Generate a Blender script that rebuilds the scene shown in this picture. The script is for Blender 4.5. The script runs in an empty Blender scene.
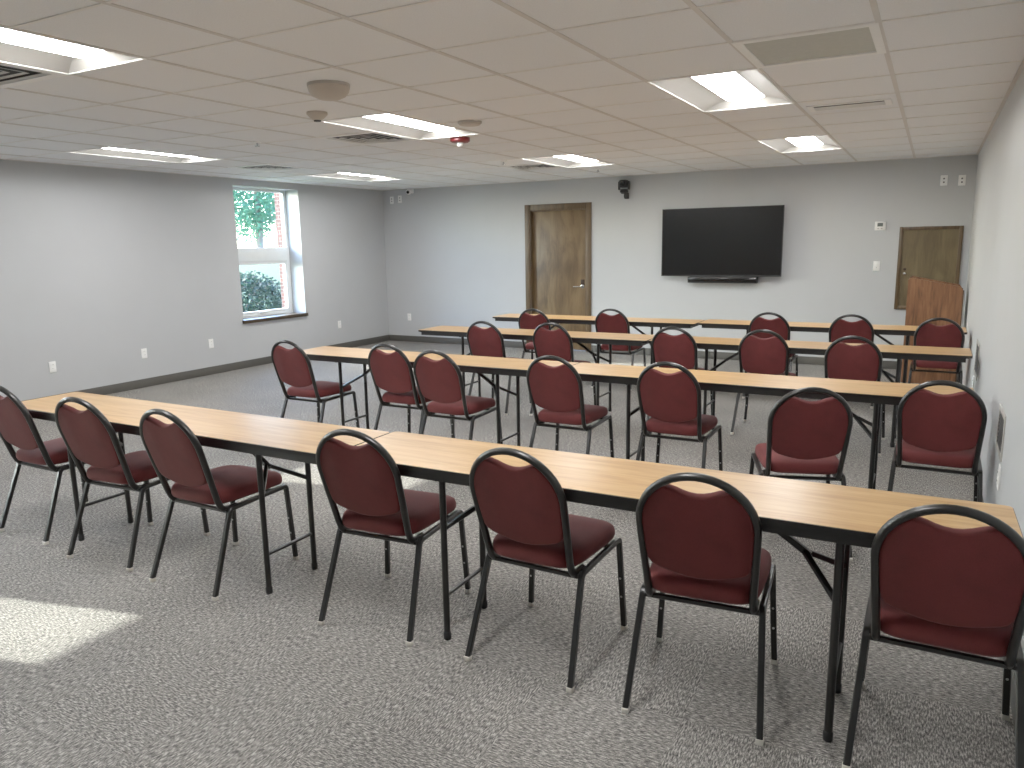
import bpy, bmesh, math, random
from mathutils import Vector, Matrix
random.seed(7)
PI = math.pi
scene = bpy.context.scene
COL = scene.collection

# ------------------------------------------------------------------ room dimensions (metres)
XL, XR, YF, YB, CE = -8.009, 0.35, 10.222, -2.0, 2.4714
WT = 0.32
CAM = (0.0, 0.0, 1.5862)

# ------------------------------------------------------------------ materials
def new_mat(name):
    m = bpy.data.materials.new(name); m.use_nodes = True
    nt = m.node_tree; b = nt.nodes['Principled BSDF']
    return m, nt, b

def rgb(r, g, b):
    f = lambda c: (c/255/12.92) if c/255 <= .04045 else ((c/255+.055)/1.055)**2.4
    return (f(r), f(g), f(b), 1)

def noise_chain(nt, scale=(1,1,1), nscale=5, detail=4, rough=.55, coord='Object', rot=(0,0,0)):
    tc = nt.nodes.new('ShaderNodeTexCoord'); mp = nt.nodes.new('ShaderNodeMapping')
    mp.inputs['Scale'].default_value = scale; mp.inputs['Rotation'].default_value = rot
    nz = nt.nodes.new('ShaderNodeTexNoise'); nz.inputs['Scale'].default_value = nscale
    nz.inputs['Detail'].default_value = detail; nz.inputs['Roughness'].default_value = rough
    nt.links.new(tc.outputs[coord], mp.inputs['Vector']); nt.links.new(mp.outputs[0], nz.inputs['Vector'])
    return nz

def ramp(nt, fac, stops):
    r = nt.nodes.new('ShaderNodeValToRGB'); e = r.color_ramp.elements
    e[0].position, e[0].color = stops[0]; e[1].position, e[1].color = stops[-1]
    for p, c in stops[1:-1]:
        x = e.new(p); x.color = c
    nt.links.new(fac, r.inputs['Fac']); return r

def bump(nt, b, h, strength=.2, dist=.002):
    bp = nt.nodes.new('ShaderNodeBump'); bp.inputs['Strength'].default_value = strength
    bp.inputs['Distance'].default_value = dist
    nt.links.new(h, bp.inputs['Height']); nt.links.new(bp.outputs[0], b.inputs['Normal'])

def simple(name, c, rough=.5, metal=0, spec=.5, var=.06, nscale=12, bmp=0, bscale=200):
    m, nt, b = new_mat(name)
    nz = noise_chain(nt, nscale=nscale)
    lo = tuple(x*(1-var) for x in c[:3])+(1,); hi = tuple(min(1, x*(1+var)) for x in c[:3])+(1,)
    r = ramp(nt, nz.outputs['Fac'], [(.3, lo), (.7, hi)])
    nt.links.new(r.outputs[0], b.inputs['Base Color'])
    b.inputs['Roughness'].default_value = rough; b.inputs['Metallic'].default_value = metal
    b.inputs['Specular IOR Level'].default_value = spec
    if bmp:
        n2 = noise_chain(nt, nscale=bscale, detail=2); bump(nt, b, n2.outputs['Fac'], bmp, .001)
    return m

def wood(name, dark, mid, light, axis='z', rough=.45, stretch=14, nscale=2.2, spec=.4, knots=0):
    m, nt, b = new_mat(name)
    s = [stretch]*3; s['xyz'.index(axis)] = 1.0
    n1 = noise_chain(nt, tuple(s), nscale, 6, .6)
    n1.inputs['Distortion'].default_value = .8
    s2 = [90]*3; s2['xyz'.index(axis)] = 3.0
    n2 = noise_chain(nt, tuple(s2), 1.5, 3, .6)
    mx = nt.nodes.new('ShaderNodeMath'); mx.operation = 'MULTIPLY_ADD'
    mx.inputs[1].default_value = .3; nt.links.new(n2.outputs['Fac'], mx.inputs[0]); nt.links.new(n1.outputs['Fac'], mx.inputs[2])
    r = ramp(nt, mx.outputs[0], [(.42, dark), (.62, mid), (.85, light)])
    out = r.outputs[0]
    if knots:
        n3 = noise_chain(nt, (1,1,.55), knots, 2, .5)
        r3 = ramp(nt, n3.outputs['Fac'], [(.30, (.45,.42,.38,1)), (.46, (1,1,1,1))])
        mm = nt.nodes.new('ShaderNodeMix'); mm.data_type = 'RGBA'; mm.blend_type = 'MULTIPLY'; mm.inputs['Factor'].default_value = .75
        nt.links.new(out, mm.inputs['A']); nt.links.new(r3.outputs[0], mm.inputs['B']); out = mm.outputs['Result']
    nt.links.new(out, b.inputs['Base Color'])
    b.inputs['Roughness'].default_value = rough; b.inputs['Specular IOR Level'].default_value = spec
    return m

M = {}
M['wall'] = simple('wall_paint', rgb(184,186,188), .42, spec=.4, var=.015, nscale=3, bmp=.08, bscale=350)
M['ceil'] = simple('ceiling_tile', rgb(238,239,240), .85, spec=.2, var=.05, nscale=160, bmp=.15, bscale=260)
M['tee'] = simple('ceiling_tee', rgb(214,210,205), .6, var=.02)
M['tee_light'] = simple('cross_tee_white', rgb(234,232,228), .6, var=.02)
M['base'] = simple('rubber_baseboard', rgb(76,74,69), .55, var=.05)
M['black'] = simple('black_frame_metal', rgb(15,14,13), .34, spec=.5, var=.1)
M['black_matt'] = simple('black_matt', rgb(22,22,23), .5, var=.08)
M['apron'] = simple('apron_black', rgb(20,19,18), .42, var=.08)
M['glide'] = simple('pale_glide', rgb(205,200,190), .4)
M['rivet'] = simple('steel_rivet', rgb(190,190,190), .3, .8)
M['white'] = simple('white_plastic', rgb(243,243,240), .4, var=.02)
M['offwhite'] = simple('offwhite_plastic', rgb(196,186,174), .5, var=.03)
M['slot'] = simple('dark_slot', rgb(60,60,60), .6)
M['red'] = simple('red_plastic', rgb(120,22,26), .4)
M['lens'] = simple('clear_lens', rgb(235,235,235), .1, spec=.8)
M['glassblack'] = simple('black_glass', rgb(9,9,10), .12, spec=.5)
M['screen'] = simple('dark_screen', rgb(12,13,14), .22, spec=.35)
M['chrome'] = simple('satin_nickel', rgb(200,200,198), .25, 1, var=.03)
M['bronze'] = simple('dark_bronze', rgb(52,38,28), .4, .6)
M['lcd'] = simple('grey_lcd', rgb(96,104,98), .3)
M['duct'] = simple('dark_duct', rgb(22,22,24), .8)
M['ventgrey'] = simple('vent_grey', rgb(176,172,166), .5)
M['panelgrey'] = simple('grey_panel', rgb(188,189,180), .6, var=.04, nscale=40)
M['vinyl'] = simple('white_vinyl', rgb(228,232,232), .35, var=.02)
M['reflector'] = simple('white_reflector', rgb(172,169,162), .5, var=.01)
M['door'] = wood('rustic_door_wood', rgb(72,55,36), rgb(104,83,56), rgb(124,102,72), 'z', .42, 4, 1.5, knots=2.4)
M['casing'] = wood('stained_casing', rgb(58,44,28), rgb(82,64,42), rgb(98,78,54), 'z', .4, 12, 2)
M['hatch'] = wood('stained_hatch', rgb(74,62,42), rgb(96,82,56), rgb(112,97,68), 'z', .42, 5, 1.5, knots=2.6)
M['lectern'] = wood('oak_panel', rgb(78,48,30), rgb(112,74,48), rgb(136,95,64), 'z', .4, 9, 2.5)
M['lectern_edge'] = wood('oak_edge', rgb(46,32,22), rgb(66,46,30), rgb(80,56,38), 'z', .5, 9, 2.5)
M['top'] = wood('oak_laminate', rgb(160,119,72), rgb(182,142,91), rgb(198,161,111), 'x', .32, 10, 2.0, spec=.42)
M['sill'] = wood('sill_wood', rgb(40,30,20), rgb(58,44,29), rgb(72,56,38), 'y', .35)

def fabric(name, c):
    m, nt, b = new_mat(name)
    nz = noise_chain(nt, nscale=420, detail=2)
    n2 = noise_chain(nt, nscale=6, detail=3)
    ad = nt.nodes.new('ShaderNodeMath'); ad.operation = 'MULTIPLY_ADD'; ad.inputs[1].default_value = .6
    nt.links.new(nz.outputs['Fac'], ad.inputs[0]); nt.links.new(n2.outputs['Fac'], ad.inputs[2])
    lo = tuple(x*.72 for x in c[:3])+(1,); hi = tuple(x*1.3 for x in c[:3])+(1,)
    r = ramp(nt, ad.outputs[0], [(.45, lo), (1.1, hi)])
    nt.links.new(r.outputs[0], b.inputs['Base Color'])
    b.inputs['Roughness'].default_value = .85; b.inputs['Specular IOR Level'].default_value = .25
    b.inputs['Sheen Weight'].default_value = .12; b.inputs['Sheen Roughness'].default_value = .5
    b.inputs['Sheen Tint'].default_value = (.9,.5,.5,1)
    bump(nt, b, nz.outputs['Fac'], .15, .001)
    return m
M['fabric'] = fabric('burgundy_fabric', rgb(86,31,31))

def carpet():
    m, nt, b = new_mat('carpet_tiles')
    tc = nt.nodes.new('ShaderNodeTexCoord')
    def stripes(sc, ns):
        mp = nt.nodes.new('ShaderNodeMapping'); mp.inputs['Scale'].default_value = sc
        nt.links.new(tc.outputs['Object'], mp.inputs['Vector'])
        nz = nt.nodes.new('ShaderNodeTexNoise'); nz.inputs['Scale'].default_value = ns; nz.inputs['Detail'].default_value = 2.5; nz.inputs['Roughness'].default_value = .65
        nt.links.new(mp.outputs[0], nz.inputs['Vector']); return nz.outputs['Fac']
    a = stripes((1, 4.5, 1), 46); c = stripes((4.5, 1, 1), 46)
    mp = nt.nodes.new('ShaderNodeMapping'); mp.inputs['Location'].default_value = (.13,.21,.5)
    nt.links.new(tc.outputs['Object'], mp.inputs['Vector'])
    ck = nt.nodes.new('ShaderNodeTexChecker'); ck.inputs['Scale'].default_value = 2.0
    ck.inputs['Color1'].default_value = (0,0,0,1); ck.inputs['Color2'].default_value = (1,1,1,1)
    nt.links.new(mp.outputs[0], ck.inputs['Vector'])
    mix = nt.nodes.new('ShaderNodeMix'); mix.data_type = 'FLOAT'
    nt.links.new(ck.outputs['Fac'], mix.inputs['Factor']); nt.links.new(a, mix.inputs['A']); nt.links.new(c, mix.inputs['B'])
    big = noise_chain(nt, nscale=1.3, detail=2)
    fine = noise_chain(nt, nscale=260, detail=1)
    ad = nt.nodes.new('ShaderNodeMath'); ad.operation = 'MULTIPLY_ADD'; ad.inputs[1].default_value = .10
    nt.links.new(big.outputs['Fac'], ad.inputs[0]); nt.links.new(mix.outputs['Result'], ad.inputs[2])
    ad2 = nt.nodes.new('ShaderNodeMath'); ad2.operation = 'MULTIPLY_ADD'; ad2.inputs[1].default_value = .22
    nt.links.new(fine.outputs['Fac'], ad2.inputs[0]); nt.links.new(ad.outputs[0], ad2.inputs[2])
    r = ramp(nt, ad2.outputs[0], [(.48, rgb(42,40,38)), (.655, rgb(108,105,101)), (.85, rgb(188,183,176))])
    nt.links.new(r.outputs[0], b.inputs['Base Color'])
    b.inputs['Roughness'].default_value = .75; b.inputs['Specular IOR Level'].default_value = .3
    bump(nt, b, ad2.outputs[0], .5, .004)
    return m
M['carpet'] = carpet()

def emit(name, c, s):
    m, nt, b = new_mat(name)
    b.inputs['Base Color'].default_value = (.9,.9,.88,1)
    b.inputs['Emission Color'].default_value = c; b.inputs['Emission Strength'].default_value = s
    return m
M['lamp'] = emit('lit_diffuser', (1,.99,.975,1), 42)

def glass():
    m, nt, b = new_mat('window_glass')
    out = nt.nodes['Material Output']
    tr = nt.nodes.new('ShaderNodeBsdfTransparent'); tr.inputs['Color'].default_value = (.93,.97,.96,1)
    gl = nt.nodes.new('ShaderNodeBsdfGlossy'); gl.inputs['Roughness'].default_value = .02
    lw = nt.nodes.new('ShaderNodeLayerWeight'); lw.inputs['Blend'].default_value = .5
    pw = nt.nodes.new('ShaderNodeMath'); pw.operation = 'POWER'; pw.inputs[1].default_value = 5
    nt.links.new(lw.outputs['Facing'], pw.inputs[0])
    fr = nt.nodes.new('ShaderNodeMath'); fr.operation = 'MULTIPLY_ADD'; fr.inputs[1].default_value = .9; fr.inputs[2].default_value = .03
    nt.links.new(pw.outputs[0], fr.inputs[0])
    mx = nt.nodes.new('ShaderNodeMixShader')
    nt.links.new(fr.outputs[0], mx.inputs['Fac']); nt.links.new(tr.outputs[0], mx.inputs[1]); nt.links.new(gl.outputs[0], mx.inputs[2])
    nt.links.new(mx.outputs[0], out.inputs['Surface'])
    return m
M['glass'] = glass()

def brick():
    m, nt, b = new_mat('brick')
    tc = nt.nodes.new('ShaderNodeTexCoord'); mp = nt.nodes.new('ShaderNodeMapping')
    mp.inputs['Rotation'].default_value = (PI/2, 0, 0)
    bk = nt.nodes.new('ShaderNodeTexBrick'); bk.inputs['Scale'].default_value = 4.5
    bk.inputs['Color1'].default_value = rgb(78,36,28); bk.inputs['Color2'].default_value = rgb(60,26,21); bk.inputs['Mortar'].default_value = rgb(98,90,84)
    bk.inputs['Mortar Size'].default_value = .025
    nt.links.new(tc.outputs['Object'], mp.inputs['Vector']); nt.links.new(mp.outputs[0], bk.inputs['Vector'])
    nt.links.new(bk.outputs['Color'], b.inputs['Base Color']); b.inputs['Roughness'].default_value = .9
    return m
M['brick'] = brick()

def leaf(name, a, c):
    m, nt, b = new_mat(name)
    nz = noise_chain(nt, nscale=3.5, detail=3)
    r = ramp(nt, nz.outputs['Fac'], [(.35, a), (.65, c)])
    nt.links.new(r.outputs[0], b.inputs['Base Color']); b.inputs['Roughness'].default_value = .6
    tl = nt.nodes.new('ShaderNodeBsdfTranslucent'); nt.links.new(r.outputs[0], tl.inputs['Color'])
    mx = nt.nodes.new('ShaderNodeMixShader'); mx.inputs['Fac'].default_value = .45
    nt.links.new(b.outputs[0], mx.inputs[1]); nt.links.new(tl.outputs[0], mx.inputs[2])
    nt.links.new(mx.outputs[0], nt.nodes['Material Output'].inputs['Surface'])
    return m
M['leaf_tree'] = leaf('tree_leaf', rgb(52,98,76), rgb(96,142,106))
M['leaf_bush'] = leaf('bush_leaf', rgb(18,36,30), rgb(44,68,56))
M['grass'] = simple('lawn_grass', rgb(46,66,14), .9, var=.25, nscale=6)
M['street'] = simple('pale_street', rgb(200,200,198), .9, var=.05)
M['bark'] = simple('bark', rgb(110,98,88), .9, var=.2)

# ------------------------------------------------------------------ geometry helpers
def finish(bm, smooth=True, angle=.6):
    bmesh.ops.recalc_face_normals(bm, faces=bm.faces)
    return bm

def obj(name, bm, mat, parent=None, loc=None, smooth=True, angle=.7, label=None):
    bmesh.ops.recalc_face_normals(bm, faces=bm.faces)
    me = bpy.data.meshes.new(name); bm.to_mesh(me); bm.free()
    me.materials.append(mat)
    if smooth:
        me.shade_smooth(); me.set_sharp_from_angle(angle=angle)
    o = bpy.data.objects.new(name, me); COL.objects.link(o)
    if parent: o.parent = parent
    if loc: o.location = loc
    if label: o['label'] = label
    return o

def thing(name, label, cat, loc=(0,0,0), rz=0, group=None):
    o = bpy.data.objects.new(name, None); COL.objects.link(o)
    o.empty_display_size = .1
    o.location = loc; o.rotation_euler = (0,0,rz)
    o['label'] = label; o['category'] = cat
    if group: o['group'] = group
    return o

def tag(o, label, cat, group=None):
    o['label'] = label; o['category'] = cat
    if group: o['group'] = group
    return o

def struct(name, bm, mat, parent=None, **k):
    o = obj(name, bm, mat, parent, **k)
    if not parent: o['kind'] = 'structure'
    return o

def structroot(name, loc=(0,0,0)):
    o = bpy.data.objects.new(name, None); COL.objects.link(o); o.location = loc; o['kind'] = 'structure'
    return o

def dup(o, parent=None):
    c = o.copy(); COL.objects.link(c)
    if parent: c.parent = parent
    for ch in list(o.children): dup(ch, c)
    return c

def BM(): return bmesh.new()

def box(bm, lo, hi, bev=0, seg=2):
    t = BM(); bmesh.ops.create_cube(t, size=1)
    for v in t.verts:
        v.co = Vector([lo[i]+(v.co[i]+.5)*(hi[i]-lo[i]) for i in range(3)])
    if bev: bmesh.ops.bevel(t, geom=list(t.edges), offset=bev, segments=seg, affect='EDGES', profile=.5)
    merge(bm, t); return bm

def merge(bm, t, mx=None):
    if mx: bmesh.ops.transform(t, matrix=mx, verts=t.verts)
    me = bpy.data.meshes.new('tmp'); t.to_mesh(me); t.free(); bm.from_mesh(me); bpy.data.meshes.remove(me)

def B(*a, **k): return box(BM(), *a, **k)

def circ(r, n=10): return [(r*math.cos(2*PI*i/n), r*math.sin(2*PI*i/n)) for i in range(n)]
def sq(w, c=.003):
    h = w/2
    return [(h-c,-h),(h,-h+c),(h,h-c),(h-c,h),(-h+c,h),(-h,h-c),(-h,-h+c),(-h+c,-h)]

def sweep(bm, pts, prof, up=(0,0,1), caps=True, closed=False):
    pts = [Vector(p) for p in pts]; n = len(pts); rings = []
    ref = None
    for i, p in enumerate(pts):
        if closed: t = (pts[(i+1) % n]-pts[i-1])
        else: t = pts[min(i+1, n-1)]-pts[max(i-1, 0)]
        t.normalize()
        if ref is None:
            ref = Vector(up)
            if abs(ref.dot(t)) > .95: ref = Vector((1,0,0))
        a = (ref - t*ref.dot(t)).normalized(); ref = a
        b = t.cross(a)
        rings.append([bm.verts.new(p+a*v+b*u) for u, v in prof])
    m = len(prof)
    for i in range(n if closed else n-1):
        A, C = rings[i], rings[(i+1) % n]
        for j in range(m):
            bm.faces.new((A[j], A[(j+1) % m], C[(j+1) % m], C[j]))
    if caps and not closed:
        bm.faces.new(rings[0]); bm.faces.new(rings[-1][::-1])
    return bm

def fillet(pts, r, n=5):
    pts = [Vector(p) for p in pts]; out = [pts[0]]
    for i in range(1, len(pts)-1):
        a, p, c = pts[i-1], pts[i], pts[i+1]
        d1 = (a-p); d2 = (c-p); rr = min(r, d1.length*.45, d2.length*.45)
        s = p+d1.normalized()*rr; e = p+d2.normalized()*rr
        for k in range(n+1):
            t = k/n; out.append(s*(1-t)**2 + p*2*t*(1-t) + e*t*t)
    out.append(pts[-1]); return out

def lathe(bm, prof, n=32, mx=None):
    t = BM(); rings = []
    for r, z in prof:
        if r < 1e-6: rings.append([t.verts.new((0,0,z))])
        else: rings.append([t.verts.new((r*math.cos(2*PI*i/n), r*math.sin(2*PI*i/n), z)) for i in range(n)])
    for A, C in zip(rings, rings[1:]):
        for j in range(n):
            k = (j+1) % n
            if len(A) == 1 and len(C) == 1: continue
            if len(A) == 1: t.faces.new((A[0], C[j], C[k]))
            elif len(C) == 1: t.faces.new((A[j], A[k], C[0]))
            else: t.faces.new((A[j], A[k], C[k], C[j]))
    if len(rings[0]) > 1: t.faces.new(rings[0][::-1])
    if len(rings[-1]) > 1: t.faces.new(rings[-1])
    merge(bm, t, mx); return bm

def prism(bm, poly, z0, z1, mx=None, bev=0):
    t = BM(); a = [t.verts.new((x,y,z0)) for x,y in poly]; c = [t.verts.new((x,y,z1)) for x,y in poly]; n = len(poly)
    t.faces.new(a[::-1]); t.faces.new(c)
    for i in range(n): t.faces.new((a[i], a[(i+1) % n], c[(i+1) % n], c[i]))
    if bev: bmesh.ops.bevel(t, geom=list(t.edges), offset=bev, segments=2, affect='EDGES')
    merge(bm, t, mx); return bm

def rrect(x0, y0, x1, y1, r, n=5):
    o = []
    for cx, cy, a in ((x1-r,y0+r,-PI/2),(x1-r,y1-r,0),(x0+r,y1-r,PI/2),(x0+r,y0+r,PI)):
        for k in range(n+1):
            t = a+PI/2*k/n; o.append((cx+r*math.cos(t), cy+r*math.sin(t)))
    return o

def loft(bm, rings, cap=True):
    R = [[bm.verts.new(p) for p in r] for r in rings]; m = len(R[0])
    for A, C in zip(R, R[1:]):
        for j in range(m): bm.faces.new((A[j], A[(j+1) % m], C[(j+1) % m], C[j]))
    if cap:
        for r in (R[0], R[-1]):
            f = bm.faces.new(r); bmesh.ops.triangulate(bm, faces=[f])
    return bm

# ------------------------------------------------------------------ room shell
struct('floor', B((XL-WT, YB-WT, -.1), (XR+WT, YF+WT, 0)), M['carpet'], smooth=False)

def wall_x(name, x0, x1, y0, y1, z1, holes):      # wall in the Y direction with holes (ya, yb, za, zb)
    bm = BM(); y = y0
    for ya, yb, za, zb in sorted(holes):
        box(bm, (x0, y, 0), (x1, ya, z1))
        if za > 0: box(bm, (x0, ya, 0), (x1, yb, za))
        box(bm, (x0, ya, zb), (x1, yb, z1)); y = yb
    box(bm, (x0, y, 0), (x1, y1, z1))
    return struct(name, bm, M['wall'], smooth=False)

WTOP = CE+.16
WIN = [(7.13, 8.29, .62, 2.385), (2.45, 3.35, 1.75, 2.385), (.09, .66, .62, 2.385)]
wall_x('wall_left', XL-WT, XL, YB-WT, YF+WT, WTOP, WIN)
wall_x('wall_right', XR, XR+WT, YB-WT, YF+WT, WTOP, [])
# front wall with the door opening
bm = BM()
D0, D1, DH = -5.29, -4.39, 2.055
box(bm, (XL, YF, 0), (D0, YF+WT, WTOP)); box(bm, (D1, YF, 0), (XR, YF+WT, WTOP)); box(bm, (D0, YF, DH), (D1, YF+WT, WTOP))
struct('wall_front', bm, M['wall'], smooth=False)
struct('wall_back', B((XL, YB-WT, 0), (XR, YB, WTOP)), M['wall'], smooth=False)

struct('baseboard_left', B((XL, YB, 0), (XL+.012, YF, .1), bev=.003), M['base'])
struct('baseboard_right', B((XR-.008, YB, 0), (XR, YF, .1), bev=.003), M['base'])
bm = BM(); box(bm, (XL+.012, YF-.012, 0), (D0-.09, YF, .1), bev=.003); box(bm, (D1+.09, YF-.012, 0), (XR-.008, YF, .1), bev=.003)
struct('baseboard_front', bm, M['base'])

# ceiling: lay-in tiles on exposed tees, 0.61 m module
G = .61; GX, GY = -.2761, 2.5128
def cell_x(i): return GX+G*i
def cell_y(j): return GY+G*j
LIGHTS = [(i, j) for i in (-2, -6, -11) for j in (-2, 3, 8)]       # cell index of each 1x2 troffer
VENTS = [(-1, 2, 'panel'), (-1, 5, 'slot'), (-7, -1, 'square'), (-7, 4, 'square'), (-11, 6, 'square'), (-7, 9, 'square')]
skip = set()
for i, j in LIGHTS: skip |= {(i, j), (i, j+1)}
for i, j, k in VENTS: skip.add((i, j))
bm = BM()
box(bm, (XL, YB, CE+.14), (XR, YF, CE+.15))
h = .006
for i in range(-13, 1):
    for j in range(-8, 13):
        if (i, j) in skip: continue
        xa, xb = max(cell_x(i)+h, XL), min(cell_x(i+1)-h, XR); ya, yb = max(cell_y(j)+h, YB), min(cell_y(j+1)-h, YF)
        if xb-xa < .02 or yb-ya < .02: continue
        box(bm, (xa, ya, CE+.004), (xb, yb, CE+.018))
ceil = struct('ceiling', bm, M['ceil'], smooth=False)
bm = BM()
for i in range(-12, 1):
    x = cell_x(i); box(bm, (x-.012, YB, CE), (x+.012, YF, CE+.02))
struct('main_tee', bm, M['tee'], ceil, smooth=False)
bm = BM()
for j in range(-7, 13):
    y = cell_y(j)
    for i in range(-13, 1):
        if any(li == i and lj+1 == j for li, lj in LIGHTS): continue
        xa, xb = max(cell_x(i)+.012, XL), min(cell_x(i+1)-.012, XR)
        box(bm, (xa, y-.008, CE-.0005), (xb, y+.008, CE+.02))
struct('cross_tee', bm, M['tee_light'], ceil, smooth=False)
bm = BM()
box(bm, (XL, YB, CE-.002), (XL+.02, YF, CE+.02)); box(bm, (XR-.02, YB, CE-.002), (XR, YF, CE+.02))
box(bm, (XL+.02, YF-.02, CE-.002), (XR-.02, YF, CE+.02))
struct('wall_angle', bm, M['tee'], ceil, smooth=False)

# ------------------------------------------------------------------ ceiling lights
def make_light(label):
    t = thing('ceiling_light', label, 'light', group='recessed ceiling lights')
    w, l = .586, 1.196; sw, sl, d = .25, 1.06, .048
    o = [(-w/2,-l/2,.002),(w/2,-l/2,.002),(w/2,l/2,.002),(-w/2,l/2,.002)]
    n = [(-sw/2,-sl/2,d),(sw/2,-sl/2,d),(sw/2,sl/2,d),(-sw/2,sl/2,d)]
    bm = BM()
    for k in range(4):
        q = (k+1) % 4; steps = 6; prev = (o[k], o[q])
        for s in range(1, steps+1):
            a = s/steps; zz = .002+(d-.002)*math.sin(a*PI/2)
            cur = (Vector(o[k]).lerp(Vector(n[k]), a), Vector(o[q]).lerp(Vector(n[q]), a)); cur[0].z = zz; cur[1].z = zz
            bm.faces.new([bm.verts.new(p) for p in (prev[0], prev[1], cur[1], cur[0])]); prev = cur
    obj('reflector', bm, M['reflector'], t, angle=.5)
    bm = BM(); W, L = .608, 1.218
    for a, b in (((-W/2,-L/2),(-w/2,L/2)), ((w/2,-L/2),(W/2,L/2)), ((-w/2,-L/2),(w/2,-l/2)), ((-w/2,l/2),(w/2,L/2))):
        box(bm, (a[0],a[1],-.003), (b[0],b[1],.02))
    obj('frame', bm, M['white'], t, smooth=False)
    bm = BM(); prof = []
    for k in range(9):
        a = k/8; x = -sw/2+sw*a; prof.append((x, d-.022*math.sin(PI*a)))
    for (x0,z0),(x1,z1) in zip(prof, prof[1:]):
        bm.faces.new([bm.verts.new(p) for p in ((x0,-sl/2,z0),(x1,-sl/2,z1),(x1,sl/2,z1),(x0,sl/2,z0))])
    for y in (-sl/2, sl/2):
        bm.faces.new([bm.verts.new((x,y,z)) for x,z in prof])
    bmesh.ops.remove_doubles(bm, verts=bm.verts, dist=1e-5)
    obj('diffuser', bm, M['lamp'], t)
    return t
LL = {(-2,3): 'recessed troffer light nearest the long grey ceiling panel', (-2,8): 'recessed troffer light closest to the television wall, above the screen side',
      (-2,-2): 'recessed troffer light near the right wall, behind the camera',
      (-6,-2): 'recessed troffer light nearest the camera, beside a ceiling vent', (-6,3): 'recessed troffer light beside the red fire alarm and white dome',
      (-6,8): 'recessed troffer light in front of the wooden door', (-11,-2): 'recessed troffer light close to the left wall, nearest the camera end',
      (-11,3): 'recessed troffer light close to the left wall, before the window', (-11,8): 'recessed troffer light just past the window near the far left corner'}
proto = None
for (i, j) in LIGHTS:
    if proto is None: o = proto = make_light(LL[(i, j)])
    else: o = dup(proto); o['label'] = LL[(i, j)]
    o.location = (cell_x(i)+G/2, cell_y(j)+G, CE)

# ------------------------------------------------------------------ ceiling vents and devices
def square_vent(i, j, label):
    t = thing('ceiling_vent', label, 'vent', (cell_x(i)+G/2, cell_y(j)+G/2, CE), group='louvred ceiling vents')
    obj('backing', B((-.29,-.29,.018), (.29,.29,.024)), M['duct'], t, smooth=False)
    bm = BM()
    for a, b in (((-.304,-.304),(-.25,.304)), ((.25,-.304),(.304,.304)), ((-.25,-.304),(.25,-.25)), ((-.25,.25),(.25,.304))):
        box(bm, (a[0],a[1],-.003), (b[0],b[1],.01))
    obj('frame', bm, M['white'], t, smooth=False)
    for k in range(4):
        s = .24-k*.062; bm = BM()
        # sloped ring blade
        for q in range(4):
            a0, a1 = PI/4+q*PI/2, PI/4+(q+1)*PI/2; r0, r1 = s*1.414, (s-.016)*1.414
            vs = [bm.verts.new((r*math.cos(a), r*math.sin(a), z)) for r, a, z in ((r0,a0,-.002),(r0,a1,-.002),(r1,a1,.004),(r1,a0,.004))]
            bm.faces.new(vs)
        bmesh.ops.solidify(bm, geom=list(bm.faces), thickness=.003)
        obj('blade', bm, M['white'], t, smooth=False)
    return t
VL = {(-7,-1): 'square louvred vent beside the nearest left ceiling light', (-7,4): 'square louvred vent beside the light with the red fire alarm',
      (-11,6): 'square louvred vent in the ceiling just before the window', (-7,9): 'square louvred vent beside the light in front of the wooden door'}
for i, j, k in VENTS:
    if k == 'square': square_vent(i, j, VL[(i, j)])
# long slot vent
t = thing('slot_vent', 'long narrow slatted supply vent near the right wall ceiling', 'vent', (cell_x(-1)+G/2, cell_y(5)+G/2, CE))
obj('panel', B((-.304,-.304,.002), (.304,.304,.012)), M['ceil'], t, smooth=False)
bm = BM()
for a, b in (((-.26,-.12),(-.22,.12)), ((.22,-.12),(.26,.12)), ((-.22,-.12),(.22,-.09)), ((-.22,.09),(.22,.12))): box(bm, (a[0],a[1],-.005), (b[0],b[1],.002))
obj('frame', bm, M['white'], t, smooth=False)
obj('backing', B((-.22,-.09,-.001), (.22,.09,.002)), M['duct'], t, smooth=False)
for k in range(2):
    bm = B((-.22,-.0015,-.005), (.22,.0015,.005))
    bmesh.ops.transform(bm, matrix=Matrix.Translation((0,-.03+.06*k,-.006)) @ Matrix.Rotation(.75,4,'X'), verts=bm.verts)
    obj('slat', bm, M['white'], t, smooth=False)
# grey return panel
t = thing('return_panel', 'plain grey rectangular return air panel set in the ceiling', 'vent', (cell_x(-1)+G/2, cell_y(2)+G/2, CE))
bm = BM()
for a, b in (((-.304,-.304),(-.265,.304)), ((.265,-.304),(.304,.304)), ((-.265,-.304),(.265,-.26)), ((-.265,.26),(.265,.304))): box(bm, (a[0],a[1],-.003), (b[0],b[1],.012))
obj('frame', bm, M['white'], t, smooth=False)
obj('grille', B((-.265,-.26,.004), (.265,.26,.010)), M['panelgrey'], t, smooth=False)

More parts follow.
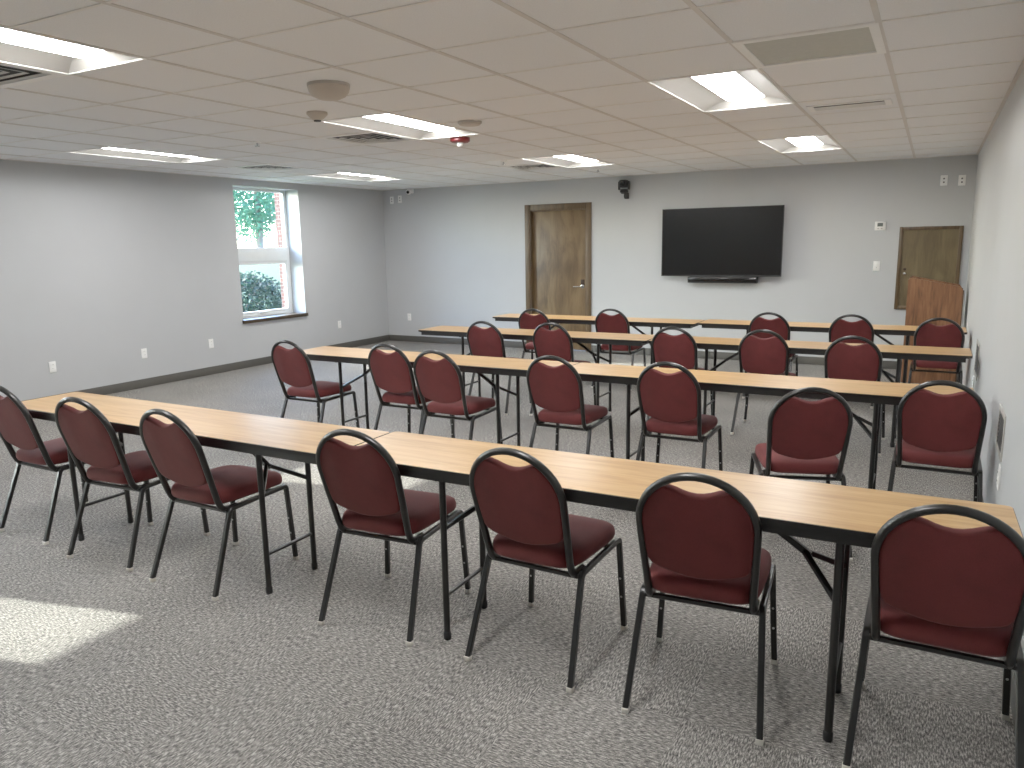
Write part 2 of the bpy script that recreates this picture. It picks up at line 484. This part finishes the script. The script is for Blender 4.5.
def hung(name, label, cat, x, y): return thing(name, label, cat, (x, y, CE))
t = hung('dome_speaker', 'pale bowl shaped dome hanging under the ceiling', 'ceiling device', -3.03, 3.43)
obj('mount_ring', lathe(BM(), [(.118,.006),(.118,-.008),(.112,-.012)], 40), M['ventgrey'], t)
obj('bowl', lathe(BM(), [(.112,-.008),(.116,-.016),(.110,-.038),(.092,-.06),(.056,-.076),(.024,-.08),(0,-.081)], 40), M['offwhite'], t)
t = hung('occupancy_sensor', 'small cone shaped ceiling sensor with dark tip below the dome', 'ceiling device', -3.71, 4.07)
obj('body', lathe(BM(), [(.068,.006),(.07,-.01),(.048,-.034),(.026,-.048)], 32), M['offwhite'], t)
obj('lens', lathe(BM(), [(.026,-.045),(.024,-.056),(0,-.058)], 24), M['slot'], t)
t = hung('smoke_detector', 'thin white round detector beside the light, above the red alarm', 'ceiling device', -3.08, 5.0)
obj('base_plate', lathe(BM(), [(.09,.006),(.09,-.008)], 32), M['ventgrey'], t)
obj('cover', lathe(BM(), [(.08,-.006),(.08,-.018),(.072,-.022),(0,-.023)], 32), M['offwhite'], t)
t = hung('fire_alarm', 'red round ceiling fire alarm with clear strobe lens', 'alarm', -3.60, 5.68)
obj('body', lathe(BM(), [(.084,.006),(.084,-.026),(.07,-.036),(0,-.037)], 32), M['red'], t)
obj('strobe', lathe(BM(), [(.03,-.04),(.028,-.062),(.015,-.075),(0,-.077)], 20), M['lens'], t)
for x, y, l in ((-5.126, 4.864, 'small ceiling sprinkler head between the left lights'), (-3.72, 9.03, 'small ceiling sprinkler head near the black pan camera'),
                (-4.2, 7.5, 'small ceiling sprinkler head beside the light before the door')):
    t = hung('sprinkler_head', l, 'sprinkler', x, y)
    obj('escutcheon', lathe(BM(), [(.035,.004),(.033,-.006),(.012,-.009)], 20), M['white'], t)
    obj('deflector', lathe(BM(), [(.008,-.008),(.006,-.03),(.022,-.032),(.022,-.035),(0,-.036)], 16), M['chrome'], t)

# ------------------------------------------------------------------ windows
def window(n, y0, y1, z0, z1, transom, sill=True):
    r = structroot('window_%d' % n, (XL-WT, y0, z0)); W, Hh = y1-y0, z1-z0
    xo0, xo1 = .015, .075
    bm = BM(); f = .05
    box(bm, (xo0,0,0), (xo1,f,Hh), bev=.004); box(bm, (xo0,W-f,0), (xo1,W,Hh), bev=.004); box(bm, (xo0,f,0), (xo1,W-f,f), bev=.004); box(bm, (xo0,f,Hh-f*.7), (xo1,W-f,Hh), bev=.004)
    obj('window_frame', bm, M['vinyl'], r)
    if transom:
        zt0, zt1 = transom[0]-z0, transom[1]-z0
        obj('transom_bar', B((xo0-.005,f,zt0), (xo1+.008,W-f,zt1), bev=.006), M['vinyl'], r)
        s = BM(); g = .04; a, b, c, d = f, W-f, f, zt0
        box(s, (xo0+.005,a,c), (xo1-.005,a+g,d)); box(s, (xo0+.005,b-g,c), (xo1-.005,b,d)); box(s, (xo0+.005,a+g,c), (xo1-.005,b-g,c+g)); box(s, (xo0+.005,a+g,d-g), (xo1-.005,b-g,d))
        sash = obj('sash', s, M['vinyl'], r, smooth=False)
        obj('pane', B((.035,a+g,c+g), (.041,b-g,d-g)), M['glass'], sash, smooth=False)
        obj('latch', B((xo1-.002,W*.45,f+.005), (xo1+.02,W*.45+.13,f+.03), bev=.005), M['vinyl'], r)
        obj('pane', B((.035,f,zt1), (.041,W-f,Hh-f*.7)), M['glass'], r, smooth=False)
    else:
        obj('pane', B((.035,f,f), (.041,W-f,Hh-f*.7)), M['glass'], r, smooth=False)
    if sill:
        obj('window_sill', B((xo1,-.02,-.028), (WT+.035,W+.02,.018), bev=.005), M['sill'], r)
    return r
for n, (y0, y1, z0, z1) in enumerate(WIN, 1):
    window(n, y0, y1, z0, z1, (1.395, 1.585) if z0 < 1 else None)

# ------------------------------------------------------------------ doors
r = structroot('door_1', (D0, YF, 0)); w = D1-D0
obj('door_slab', B((.012,.05,.008), (w-.012,.094,DH-.012), bev=.003), M['door'], r)
bm = BM()
box(bm, (-.085,-.018,0), (.0,0,DH+.085), bev=.004); box(bm, (w,-.018,0), (w+.085,0,DH+.085), bev=.004); box(bm, (0,-.018,DH), (w,0,DH+.085), bev=.004)
box(bm, (0,0,0), (.012,.1,DH)); box(bm, (w-.012,0,0), (w,.1,DH)); box(bm, (.012,0,DH-.012), (w-.012,.1,DH))
obj('door_frame', bm, M['casing'], r)
hd = obj('door_handle', lathe(BM(), [(.028,0),(.028,.012),(.012,.016),(.011,.05)], 24, Matrix.Translation((w-.075,.05,.95)) @ Matrix.Rotation(PI/2,4,'X')), M['chrome'], r)
bm = BM(); sweep(bm, fillet([(w-.075,.0,.95),(w-.075,-.008,.95),(w-.20,-.008,.945)], .01), circ(.010, 10)); obj('lever', bm, M['chrome'], hd)
obj('latch_plate', B((w-.105,.045,.965), (w-.045,.052,1.05), bev=.003), M['bronze'], r)
# small wooden access door high on the front wall
r = structroot('door_2', (-.378, YF, .73)); w, Hh = .652, .968
bm = BM()
box(bm, (0,-.025,0), (.04,0,Hh), bev=.004); box(bm, (w-.04,-.025,0), (w,0,Hh), bev=.004); box(bm, (.04,-.025,Hh-.04), (w-.04,0,Hh), bev=.004); box(bm, (.04,-.025,0), (w-.04,0,.04), bev=.004)
obj('door_frame', bm, M['casing'], r)
obj('door_panel', B((.04,-.015,.04), (w-.04,-.001,Hh-.04)), M['hatch'], r, smooth=False)
obj('lock', lathe(BM(), [(.016,0),(.016,.008),(0,.009)], 20, Matrix.Translation((.085,-.015,.475)) @ Matrix.Rotation(PI/2,4,'X')), M['bronze'], r)
obj('knob', lathe(BM(), [(.01,0),(.008,.015),(.016,.024),(.014,.034),(0,.037)], 20, Matrix.Translation((.085,-.015,.425)) @ Matrix.Rotation(PI/2,4,'X')), M['chrome'], r)

# ------------------------------------------------------------------ wall fittings
def plate(name, label, cat, loc, rz, kind, group=None, mat='white'):
    """local: plate lies in XZ, faces -Y"""
    t = thing(name, label, cat, loc, rz, group)
    obj('cover_plate', B((-.036,-.007,-.058), (.036,0,.058), bev=.003), M[mat], t)
    if kind == 'outlet':
        for s in (-1, 1):
            bm = BM(); prism(bm, rrect(-.017,-.014,.017,.014,.008,4), 0, .003, Matrix.Translation((0,-.007,s*.021)) @ Matrix.Rotation(PI/2,4,'X'))
            q = obj('receptacle', bm, M['white'], t)
            bm = BM()
            for dx in (-.006, .006): box(bm, (dx-.0012,-.0107,s*.021-.001), (dx+.0012,-.0098,s*.021+.008))
            obj('slot', bm, M['slot'], q, smooth=False)
    elif kind == 'switch':
        obj('rocker', B((-.016,-.011,-.033), (.016,-.006,.033), bev=.003), M['white'], t)
        obj('indicator', B((-.004,-.0118,-.022), (.004,-.0105,-.016)), M['slot'], t)
    else:
        for s in (-1, 1):
            obj('jack', B((-.008,-.011,s*.02-.008), (.008,-.006,s*.02+.008), bev=.001), M['slot'], t)
    return t
for y, l in ((4.556, 'white power outlet low on the left wall, closest to the camera'), (5.624, 'white power outlet low on the left wall, second from the camera'),
             (6.575, 'white power outlet low on the left wall, nearest before the window'), (8.999, 'white power outlet low on the left wall, past the window')):
    plate('power_outlet', l, 'outlet', (XL, y, .395), PI/2, 'outlet', 'power outlets')
plate('power_outlet', 'white power outlet low on the front wall near the left corner', 'outlet', (-7.569, YF, .411), 0, 'outlet', 'power outlets')
plate('power_outlet', 'white power outlet low on the right wall, under the near grille', 'outlet', (XR, 4.14, .455), -PI/2, 'outlet', 'power outlets')
plate('power_outlet', 'white power outlet low on the right wall, under the far grille', 'outlet', (XR, 6.95, .43), -PI/2, 'outlet', 'power outlets')
plate('wall_plate', 'white jack plate high on the front wall, left of the right corner pair', 'wall plate', (.036, YF, 2.208), 0, 'jack', 'jack plates')
plate('wall_plate', 'white jack plate high on the front wall, closest to the right wall', 'wall plate', (.215, YF, 2.20), 0, 'jack', 'jack plates')
plate('wall_plate', 'white jack plate high on the front wall, closest to the left wall', 'wall plate', (-7.823, YF, 2.31), 0, 'jack', 'jack plates')
plate('wall_plate', 'white jack plate high on the front wall, under the small security camera side', 'wall plate', (-7.66, YF, 2.32), 0, 'jack', 'jack plates')
plate('light_switch', 'white light switch on the front wall below the thermostat', 'switch', (-.60, YF, 1.243), 0, 'switch')
t = thing('thermostat', 'white square thermostat with grey display on the front wall', 'thermostat', (-.587, YF+.002, 1.715))
obj('housing', B((-.06,-.028,-.052), (.06,0,.052), bev=.006), M['white'], t)
obj('display', B((-.032,-.0305,-.006), (.028,-.027,.036)), M['lcd'], t)
obj('button', B((-.03,-.031,-.036), (-.01,-.027,-.026), bev=.001), M['ventgrey'], t)
obj('button', B((.006,-.031,-.036), (.026,-.027,-.026), bev=.001), M['ventgrey'], t)

t = thing('security_camera', 'small white corner security camera with black eye under the ceiling', 'camera', (-7.43, YF, 2.42))
obj('mount', B((-.05,-.05,-.02), (.05,0,.05), bev=.01), M['white'], t)
e = obj('eyeball', lathe(BM(), [(0,-.045),(.03,-.035),(.045,0),(.04,.025),(.0,.045)], 24, Matrix.Translation((.0,-.075,.0))), M['white'], t)
obj('lens', lathe(BM(), [(.026,0),(.024,.012),(0,.014)], 20, Matrix.Translation((.012,-.108,-.006)) @ Matrix.Rotation(PI/2,4,'X')), M['glassblack'], e)

t = thing('conference_camera', 'black pan tilt conference camera on a wall bracket under the ceiling', 'camera', (-3.80, YF, 2.29))
obj('wall_bracket', B((-.03,-.10,-.06), (.05,0,-.03), bev=.005).copy() if False else box(B((-.03,-.10,-.06), (.05,0,-.045), bev=.004), (-.02,-.02,-.11), (.04,0,-.045), bev=.004), M['black_matt'], t)
obj('base', lathe(BM(), [(.055,-.045),(.058,-.03),(.05,-.005),(.045,.0)], 28, Matrix.Translation((.005,-.075,0))), M['black_matt'], t)
obj('yoke', box(box(BM(), (-.075,-.105,-.01), (-.055,-.045,.105), bev=.008), (.065,-.105,-.01), (.085,-.045,.105), bev=.008), M['black_matt'], t)
hh = obj('camera_head', B((-.054,-.14,.02), (.064,-.03,.125), bev=.025, seg=4), M['black_matt'], t)
obj('lens', lathe(BM(), [(.034,0),(.034,.012),(.028,.016),(.02,.008),(0,.006)], 24, Matrix.Translation((.005,-.138,.072)) @ Matrix.Rotation(PI/2,4,'X')), M['glassblack'], hh)
obj('cable_box', B((.005,-.07,-.13), (.06,-.02,-.055), bev=.006), M['black_matt'], t)

# television and soundbar
t = thing('television', 'large black flat screen television mounted on the front wall', 'television', (-2.455, 10.12, 1.556))
W, Hh = 1.56, .885
obj('back_shell', B((-W/2+.03,.012,-Hh/2+.05), (W/2-.03,.05,Hh/2-.03), bev=.012), M['black_matt'], t)
bm = BM(); f = .009
for a, b in (((-W/2,-Hh/2),(-W/2+f,Hh/2)), ((W/2-f,-Hh/2),(W/2,Hh/2)), ((-W/2+f,-Hh/2),(W/2-f,-Hh/2+.016)), ((-W/2+f,Hh/2-f),(W/2-f,Hh/2))): box(bm, (a[0],-.012,a[1]), (b[0],.015,b[1]))
obj('bezel', bm, M['black_matt'], t, smooth=False)
obj('screen', B((-W/2+f,-.008,-Hh/2+.016), (W/2-f,.013,Hh/2-f)), M['screen'], t, smooth=False)
obj('wall_bracket', box(B((-.3,.05,-.2), (.3,.065,.2)), (-.2,.065,-.15), (.2,.101,.15)), M['black_matt'], t, smooth=False)
t = thing('soundbar', 'slim black soundbar mounted just below the television', 'soundbar', (-2.42, 10.17, 1.068))
obj('housing', B((-.45,-.07,-.041), (.45,.035,.041), bev=.006), M['black_matt'], t)
obj('speaker_grille', B((-.44,-.074,-.026), (.44,-.068,.026), bev=.002), M['slot'] if False else M['glassblack'], t)
obj('mounting_bracket', box(B((-.3,.035,-.015), (-.22,.052,.05)), (.22,.035,-.015), (.3,.052,.05)), M['black_matt'], t, smooth=False)

# right wall grilles
for y0, y1, z0, z1, l in ((4.14, 4.42, .56, .73, 'grey recessed air grille low on the right wall beside the second row'),
                       (6.6, 6.95, .54, .76, 'grey recessed air grille low on the right wall beside the third row')):
    t = thing('wall_grille', l, 'vent', (XR, y0, z0), 0, 'right wall grilles'); w, Hh = y1-y0, z1-z0
    bm = BM()
    box(bm, (-.006,-.025,-.025), (0,0,Hh+.025)); box(bm, (-.006,w,-.025), (0,w+.025,Hh+.025)); box(bm, (-.006,0,-.025), (0,w,0)); box(bm, (-.006,0,Hh), (0,w,Hh+.025))
    obj('frame', bm, M['ventgrey'], t, smooth=False)
    obj('backing', B((-.001,0,0), (0,w,Hh)), M['duct'], t, smooth=False)
    for k in range(9):
        z = Hh*(k+.5)/9
        obj('slat', B((-.0045,0,z-.004), (-.001,w,z+.004)), M['slot'], t, smooth=False)

# ------------------------------------------------------------------ lectern
t = thing('lectern', 'oak veneer lectern with sloping top standing in the front right corner', 'lectern', (-.225, 9.3, 0))
w, dp = .52, .44
side = [(0,0),(w,0),(w,1.025),(w-.025,1.058),(.03,1.148),(.0,1.13)]
MX = Matrix.Rotation(PI/2,4,'X')
bm = BM(); prism(bm, side, -.02, 0, MX, bev=.002); obj('side_panel', bm, M['lectern'], t)
bm = BM(); prism(bm, side, -.02, 0, Matrix.Translation((0,dp-.02,0)) @ MX, bev=.002); obj('side_panel', bm, M['lectern'], t)
obj('front_panel', B((0,.02,0), (.02,dp-.02,1.12)), M['lectern'], t, smooth=False)
bm = B((0,.02,-.01), (.49,dp-.02,.01)); bmesh.ops.transform(bm, matrix=Matrix.Translation((.022,0,1.10)) @ Matrix.Rotation(math.atan2(.09,.465),4,'Y'), verts=bm.verts)
obj('reading_top', bm, M['lectern'], t, smooth=False)
for z in (.08, .55): obj('shelf', B((.02,.02,z), (w-.01,dp-.02,z+.02)), M['lectern'], t, smooth=False)
obj('edge_strip', box(B((w,-.0,0), (w+.01,.02,1.02)), (w,dp-.02,0), (w+.01,dp,1.02)), M['lectern_edge'], t, smooth=False)

# ------------------------------------------------------------------ folding tables
TL, TW, TH = 2.41, .435, .74
def make_table(label):
    t = thing('folding_table', label, 'table', group='folding seminar tables')
    bm = BM(); prism(bm, rrect(.003,.003,TL-.003,TW-.003,.018), TH-.018, TH); tp = obj('tabletop', bm, M['top'], t, angle=.4)
    bm = BM(); A = rrect(0,0,TL,TW,.02); I = rrect(.0035,.0035,TL-.0035,TW-.0035,.0175); n = len(A)
    rings = [[(x,y,z) for x,y in P] for P, z in ((I,TH-.0185),(A,TH-.0185),(A,TH-.002),(I,TH-.0003))]
    loft(bm, rings, cap=False); obj('edge_band', bm, M['black'], tp, angle=.4)
    bm = BM(); a0, a1, z0, z1 = .04, .008, TH-.05, TH-.018
    box(bm, (a0,a1,z0), (TL-a0,a1+.014,z1)); box(bm, (a0,TW-a1-.014,z0), (TL-a0,TW-a1,z1)); box(bm, (a0,a1+.014,z0), (a0+.014,TW-a1-.014,z1)); box(bm, (TL-a0-.014,a1+.014,z0), (TL-a0,TW-a1-.014,z1))
    obj('apron', bm, M['apron'], t, smooth=False)
    obj('underside', B((.02,.02,TH-.024), (TL-.02,TW-.02,TH-.0181)), M['apron'], t, smooth=False)
    for s, x in ((1, .495), (-1, TL-.47)):
        for y in (.066, .366):
            l = obj('leg', sweep(BM(), [(x,y,.02),(x,y,TH-.024)], circ(.0135, 14)), M['black'], t)
            obj('foot_cap', lathe(BM(), [(.013,0),(.016,.004),(.016,.03),(.0137,.034)], 14, Matrix.Translation((x,y,0))), M['black_matt'], l)
        obj('stretcher', sweep(BM(), [(x,.066,.19),(x,.366,.19)], circ(.009, 10)), M['black'], t)
        obj('pivot_bar', sweep(BM(), [(x,.022,TH-.045),(x,TW-.022,TH-.045)], circ(.012, 10)), M['black'], t)
        yc = TW/2; bm = BM()
        sweep(bm, [(x+s*.33,yc,TH-.03),(x+s*.10,yc,.555)], sq(.022))
        sweep(bm, [(x+s*.118,yc,.567),(x,.068,.475)], sq(.019))
        sweep(bm, [(x+s*.118,yc,.567),(x,.364,.475)], sq(.019))
        box(bm, (x+s*.31-.03,yc-.025,TH-.034), (x+s*.31+.03,yc+.025,TH-.024))
        obj('leg_brace', bm, M['black'], t)
    return t
TABLES = [(-4.545, 2.275, 0, 'oak topped folding table in the row nearest the camera, half by the left wall'),
          (-2.125, 2.297, 0.016, 'oak topped folding table in the row nearest the camera, half by the right wall'),
          (-4.575, 4.495, 0, 'oak topped folding table in the second row, half by the left wall'),
          (-2.16, 4.505, 0, 'oak topped folding table in the second row, half by the right wall'),
          (-4.535, 6.25, 0, 'oak topped folding table in the third row, half by the left wall'),
          (-2.115, 6.265, 0, 'oak topped folding table in the third row, half by the right wall'),
          (-4.52, 7.72, 0, 'oak topped folding table in the row nearest the television, half before the door'),
          (-2.1, 7.81, 0, 'oak topped folding table in the row nearest the television, half by the lectern')]
p = None
for x, y, rz, l in TABLES:
    if p is None: o = p = make_table(l)
    else: o = dup(p); o['label'] = l
    o.location = (x, y, 0); o.rotation_euler = (0, 0, rz)

# ------------------------------------------------------------------ chairs
def back_pt(u, v, w=0):
    """point on the reclined back plane; u sideways, v up the plane, w forward of it"""
    th = math.atan(.304); s, c = math.sin(th), math.cos(th)
    return Vector((u, -.15 - v*s + w*c, .42 + v*c + w*s))
VT = .473                      # centre line of the tube at the crown
AR = .1855
def half_at(v): return .172 + (AR-.172)*max(0, min(1, v/.28))
def arch(off=0, n=20):
    """right bottom -> over the crown -> left bottom as (u, v)"""
    cv = VT-AR; pts = []
    for k in range(n+1):
        a = PI*k/n; pts.append(((AR-off)*math.cos(a), cv+(AR-off)*math.sin(a)))
    return pts
def make_chair(label):
    t = thing('banquet_chair', label, 'chair', group='burgundy stacking chairs at the tables')
    # seat cushion
    out = []
    for k in range(48):
        a = 2*PI*k/48; cx, sy = math.cos(a), math.sin(a); e = .40
        x = math.copysign(abs(cx)**e, cx); y = math.copysign(abs(sy)**e, sy)
        wy = .05+.222*y; hw = .187+.018*(y+1)/2
        out.append((x*hw, wy))
    bm = BM(); rings = []
    for s, z in ((.90,.413),(.975,.415),(1.0,.427),(1.0,.445),(.975,.462),(.92,.472),(.80,.479),(.5,.486),(.2,.488)):
        rings.append([(x*s, .05+(y-.05)*s, z - (.010*max(0,(y-.14)/.13)**2 if s > .5 else 0)) for x, y in out])
    loft(bm, rings); obj('seat', bm, M['fabric'], t, angle=1.2)
    # back cushion
    A = [p for p in arch(.008) if p[1] > VT-AR-1e-6]
    cut = .088
    left = [p for p in A if p[0] <= -cut]; right = [p for p in A if p[0] >= cut]
    dipv = right[-1][1]
    outl = []
    for k in range(9): outl.append((-.135+.27*k/8, .108-.030*math.sin(PI*k/8)))
    outl += [(.153,.119),(.165,.137),(.170,.17),(.174,.22)] + right
    for k in range(1, 8):
        x = cut-2*cut*k/8; outl.append((x, dipv-.03*math.sin(PI*k/8)))
    outl += left + [(-.174,.22),(-.170,.17),(-.165,.137),(-.153,.119)]
    cu, cv = 0, .26
    def ring(s, w): return [back_pt(cu+(u-cu)*s, cv+(v-cv)*s, w) for u, v in outl]
    bm = BM(); loft(bm, [ring(.95,-.0115), ring(.985,-.010), ring(1,-.004), ring(1,.012), ring(.985,.02), ring(.93,.027), ring(.8,.031)])
    obj('backrest', bm, M['fabric'], t, angle=1.0)
    # arched back tube with forward-curving ends
    lo = [(.172,-.05,.384), (.172,-.095,.384), (.172,-.125,.390), (.172,-.142,.408)]
    path = [Vector(q) for q in lo] + [back_pt(.1725,.02), back_pt(.176,.09), back_pt(.182,.2)]
    path += [back_pt(u, v) for u, v in arch(0, 24)]
    path += [back_pt(-.182,.2), back_pt(-.176,.09), back_pt(-.1725,.02)] + [Vector((-x,y,z)) for x,y,z in reversed(lo)]
    obj('back_frame', sweep(BM(), path, [(.0155*math.cos(2*PI*k/14), .0125*math.sin(2*PI*k/14)) for k in range(14)], up=(0,1,0)), M['black'], t, angle=1.2)
    # seat frame: side rails, rear bar and front bar
    bm = BM()
    for s in (-1, 1):
        sweep(bm, [(s*.1985,-.075,.390),(s*.1985,.205,.397)], sq(.021))
    sweep(bm, [(-.19,-.122,.381),(.19,-.122,.381)], sq(.017)); sweep(bm, [(-.19,.15,.400),(.19,.15,.400)], sq(.016))
    obj('seat_frame', bm, M['black'], t)
    # legs
    for s in (-1, 1):
        fp = fillet([(s*.22,.255,.012),(s*.1985,.243,.398),(s*.1985,.20,.397)], .04, 6)
        rp = fillet([(s*.22,-.255,.012),(s*.1985,-.112,.389),(s*.1985,-.07,.390)], .04, 6)
        for front, P in ((1, fp), (0, rp)):
            l = obj('leg', sweep(BM(), P, sq(.0215), up=(1,0,0)), M['black'], t, angle=.6)
            x, y = P[0].x, P[0].y
            obj('glide', B((x-.012,y-.012,0), (x+.0125,y+.0125,.02), bev=.003), M['glide'], l)
            if front:
                for z in (.15, .23):
                    a = (z-.012)/(.398-.012); px, py = x+(s*.1985-x)*a, y+(.243-y)*a
                    obj('rivet', lathe(BM(), [(.0045,0),(.0035,.002),(0,.0025)], 10, Matrix.Translation((px,py-.0105,z)) @ Matrix.Rotation(PI/2,4,'X')), M['rivet'], l)
    return t
R = math.radians
# x, y, rotation (deg), label
CHAIRS = [
 (-4.389, 2.468, 0, 'burgundy banquet chair at the end of the nearest row closest to the left wall'),
 (-3.666, 2.434, 5, 'burgundy banquet chair second from the left wall in the nearest row'),
 (-2.994, 2.429, 0, 'burgundy banquet chair third from the left wall in the nearest row, left of folding legs'),
 (-1.9785, 2.495, 4.5, 'burgundy banquet chair in the nearest row at the joint between its two tables'),
 (-1.244, 2.52, -1.5, 'burgundy banquet chair third from the right wall in the nearest row'),
 (-.617, 2.51, 5, 'burgundy banquet chair second from the right wall in the nearest row'),
 (.10, 2.525, 0, 'burgundy banquet chair nearest the camera, against the right wall end of the nearest row'),
 (-4.335, 4.531, 0, 'burgundy banquet chair at the left wall end of the second row, pulled aside alone'),
 (-3.465, 4.651, 0, 'burgundy banquet chair second from the left wall in the second row, overlapped by its neighbour'),
 (-2.937, 4.497, 0, 'burgundy banquet chair third from the left wall in the second row, overlapping its neighbour'),
 (-2.085, 4.57, 0, 'burgundy banquet chair at the table joint in the second row'),
 (-1.339, 4.6, 0, 'burgundy banquet chair third from the right wall in the second row'),
 (-0.547, 4.094, 18, 'burgundy banquet chair turned and pulled back from the second row'),
 (.09, 4.54, 0, 'burgundy banquet chair against the right wall in the second row'),
 (-3.631, 6.304, 0, 'burgundy banquet chair at the left wall end of the third row'),
 (-2.974, 6.392, 0, 'burgundy banquet chair second from the left wall in the third row'),
 (-1.855, 6.413, 0, 'burgundy banquet chair just right of the table joint in the third row'),
 (-1.14, 6.467, 0, 'burgundy banquet chair second from the right wall end in the third row'),
 (-0.468, 6.28, 0, 'burgundy banquet chair at the right wall end of the third row'),
 (-3.79, 7.63, 0, 'burgundy banquet chair in front of the wooden door in the row nearest the television'),
 (-2.988, 7.898, 0, 'burgundy banquet chair second from the door in the row nearest the television'),
 (-1.37, 7.978, 0, 'burgundy banquet chair below the television right edge in the row nearest the television'),
 (-0.631, 8, 0, 'burgundy banquet chair below the thermostat in the row nearest the television'),
 (.09, 7.893, 0, 'burgundy banquet chair directly in front of the lectern'),
]
p = None
for x, y, a, l in CHAIRS:
    if p is None: o = p = make_chair(l)
    else: o = dup(p); o['label'] = l
    o.location = (x, y, 0); o.rotation_euler = (0, 0, R(a))

# ------------------------------------------------------------------ outside the windows
bm = BM(); vs = []
prof = [(XL-WT,-.05),(-11,.05),(-16,.75),(-22,1.42),(-26,1.5)]
for x, z in prof: vs.append((bm.verts.new((x,-6,z)), bm.verts.new((x,45,z))))
for a, b in zip(vs, vs[1:]): bm.faces.new((a[0],a[1],b[1],b[0]))
o = obj('lawn', bm, M['grass']); o['kind'] = 'structure'
o = obj('street', B((-70,-20,1.3), (-26,80,1.5)), M['street'], smooth=False); o['kind'] = 'structure'
bm = B((0,0,0), (.475,.45,3.2)); o = obj('brick_pier', bm, M['brick'], loc=(-8.81,8.62,-.05), smooth=False)
tag(o, 'red brick pier outside, seen at the edge of the window', 'pier')

def leaves(n, rad, size, fill=.35, squash=1.0):
    bm = BM()
    for _ in range(n):
        d = Vector((random.gauss(0,1), random.gauss(0,1), random.gauss(0,1))).normalized()
        r = (fill+(1-fill)*random.random())**.6
        c = Vector((d.x*rad[0]*r, d.y*rad[1]*r, d.z*rad[2]*r))
        c += Vector((random.gauss(0,.05)*rad[0], random.gauss(0,.05)*rad[1], random.gauss(0,.06)*rad[2]))
        a = Vector((random.gauss(0,1), random.gauss(0,1), random.gauss(0,.6))).normalized(); b = a.orthogonal().normalized()
        b.rotate(Matrix.Rotation(random.random()*6.28, 3, a))
        s = size*(.6+.8*random.random())
        q = [c-a*s, c+b*s*.5, c+a*s, c-b*s*.5]
        bm.faces.new([bm.verts.new(x) for x in q])
    return bm
t = thing('bush', 'dark green rounded bush just outside the lower window pane', 'bush', (-10.25, 8.95, -.02))
obj('foliage', leaves(9000, (.95,.95,.60), .036, .5), M['leaf_bush'], t, loc=(0,0,.62), smooth=False)
bm = BM()
for k in range(7):
    a = k*.9; sweep(bm, [(0,0,0),(.2*math.cos(a),.2*math.sin(a),.4),(.55*math.cos(a),.55*math.sin(a),.95)], circ(.012,6))
obj('stem', bm, M['bark'], t)
t = thing('tree', 'leafy green tree standing beyond the lawn, seen through the upper pane', 'tree', (-27.5, 25.8, 1.5))
bm = BM(); sweep(bm, [(0,0,-.1),(.03,0,.6),(0,.05,1.8),(.1,0,3.4)], circ(.17,10)); obj('trunk', bm, M['bark'], t)
obj('foliage', leaves(12000, (2.6,2.6,2.3), .095, .3), M['leaf_tree'], t, loc=(-.2,-.5,2.75), smooth=False)

# ------------------------------------------------------------------ light and world
sun = bpy.data.lights.new('sun', 'SUN'); so = bpy.data.objects.new('sun', sun); COL.objects.link(so)
sun.energy = 20; sun.angle = R(.4); sun.color = (1, .95, .86)
dirv = Vector((1, .25, -.439)).normalized()
so.rotation_euler = dirv.to_track_quat('-Z', 'Y').to_euler(); so.location = (-20, 0, 12)
w = bpy.data.worlds.new('world'); scene.world = w; w.use_nodes = True
nt = w.node_tree; bg = nt.nodes['Background']
sky = nt.nodes.new('ShaderNodeTexSky'); sky.sky_type = 'NISHITA'; sky.sun_disc = False
sky.sun_elevation = R(24); sky.sun_rotation = R(-104); sky.dust_density = 2.0
tint = nt.nodes.new('ShaderNodeMix'); tint.data_type = 'RGBA'; tint.blend_type = 'MULTIPLY'; tint.inputs['Factor'].default_value = 1
tint.inputs['B'].default_value = (.80, .95, 1.2, 1); nt.links.new(sky.outputs[0], tint.inputs['A'])
nt.links.new(tint.outputs['Result'], bg.inputs['Color']); bg.inputs['Strength'].default_value = 3.6

# ------------------------------------------------------------------ camera
cd = bpy.data.cameras.new('camera'); co = bpy.data.objects.new('camera', cd); COL.objects.link(co)
yaw, pitch, roll, F = .5046, -.1833, -.0173, 758.82
cy, sy = math.cos(yaw), math.sin(yaw)
fwd = Vector((-sy*math.cos(pitch), cy*math.cos(pitch), math.sin(pitch))); right = Vector((cy, sy, 0)); up = right.cross(fwd)
rr = right*math.cos(roll)+up*math.sin(roll); uu = up*math.cos(roll)-right*math.sin(roll)
mx = Matrix((rr, uu, -fwd)).transposed().to_4x4(); mx.translation = Vector(CAM)
co.matrix_world = mx
cd.sensor_width = 36; cd.sensor_fit = 'HORIZONTAL'; cd.lens = F/1024*36; cd.clip_start = .02; cd.clip_end = 500
scene.camera = co
scene.view_settings.view_transform = 'Standard'
scene.view_settings.look = 'None'
scene.view_settings.exposure = 0
scene.view_settings.gamma = 1.24
try: scene.cycles.use_denoising = True
except Exception: pass
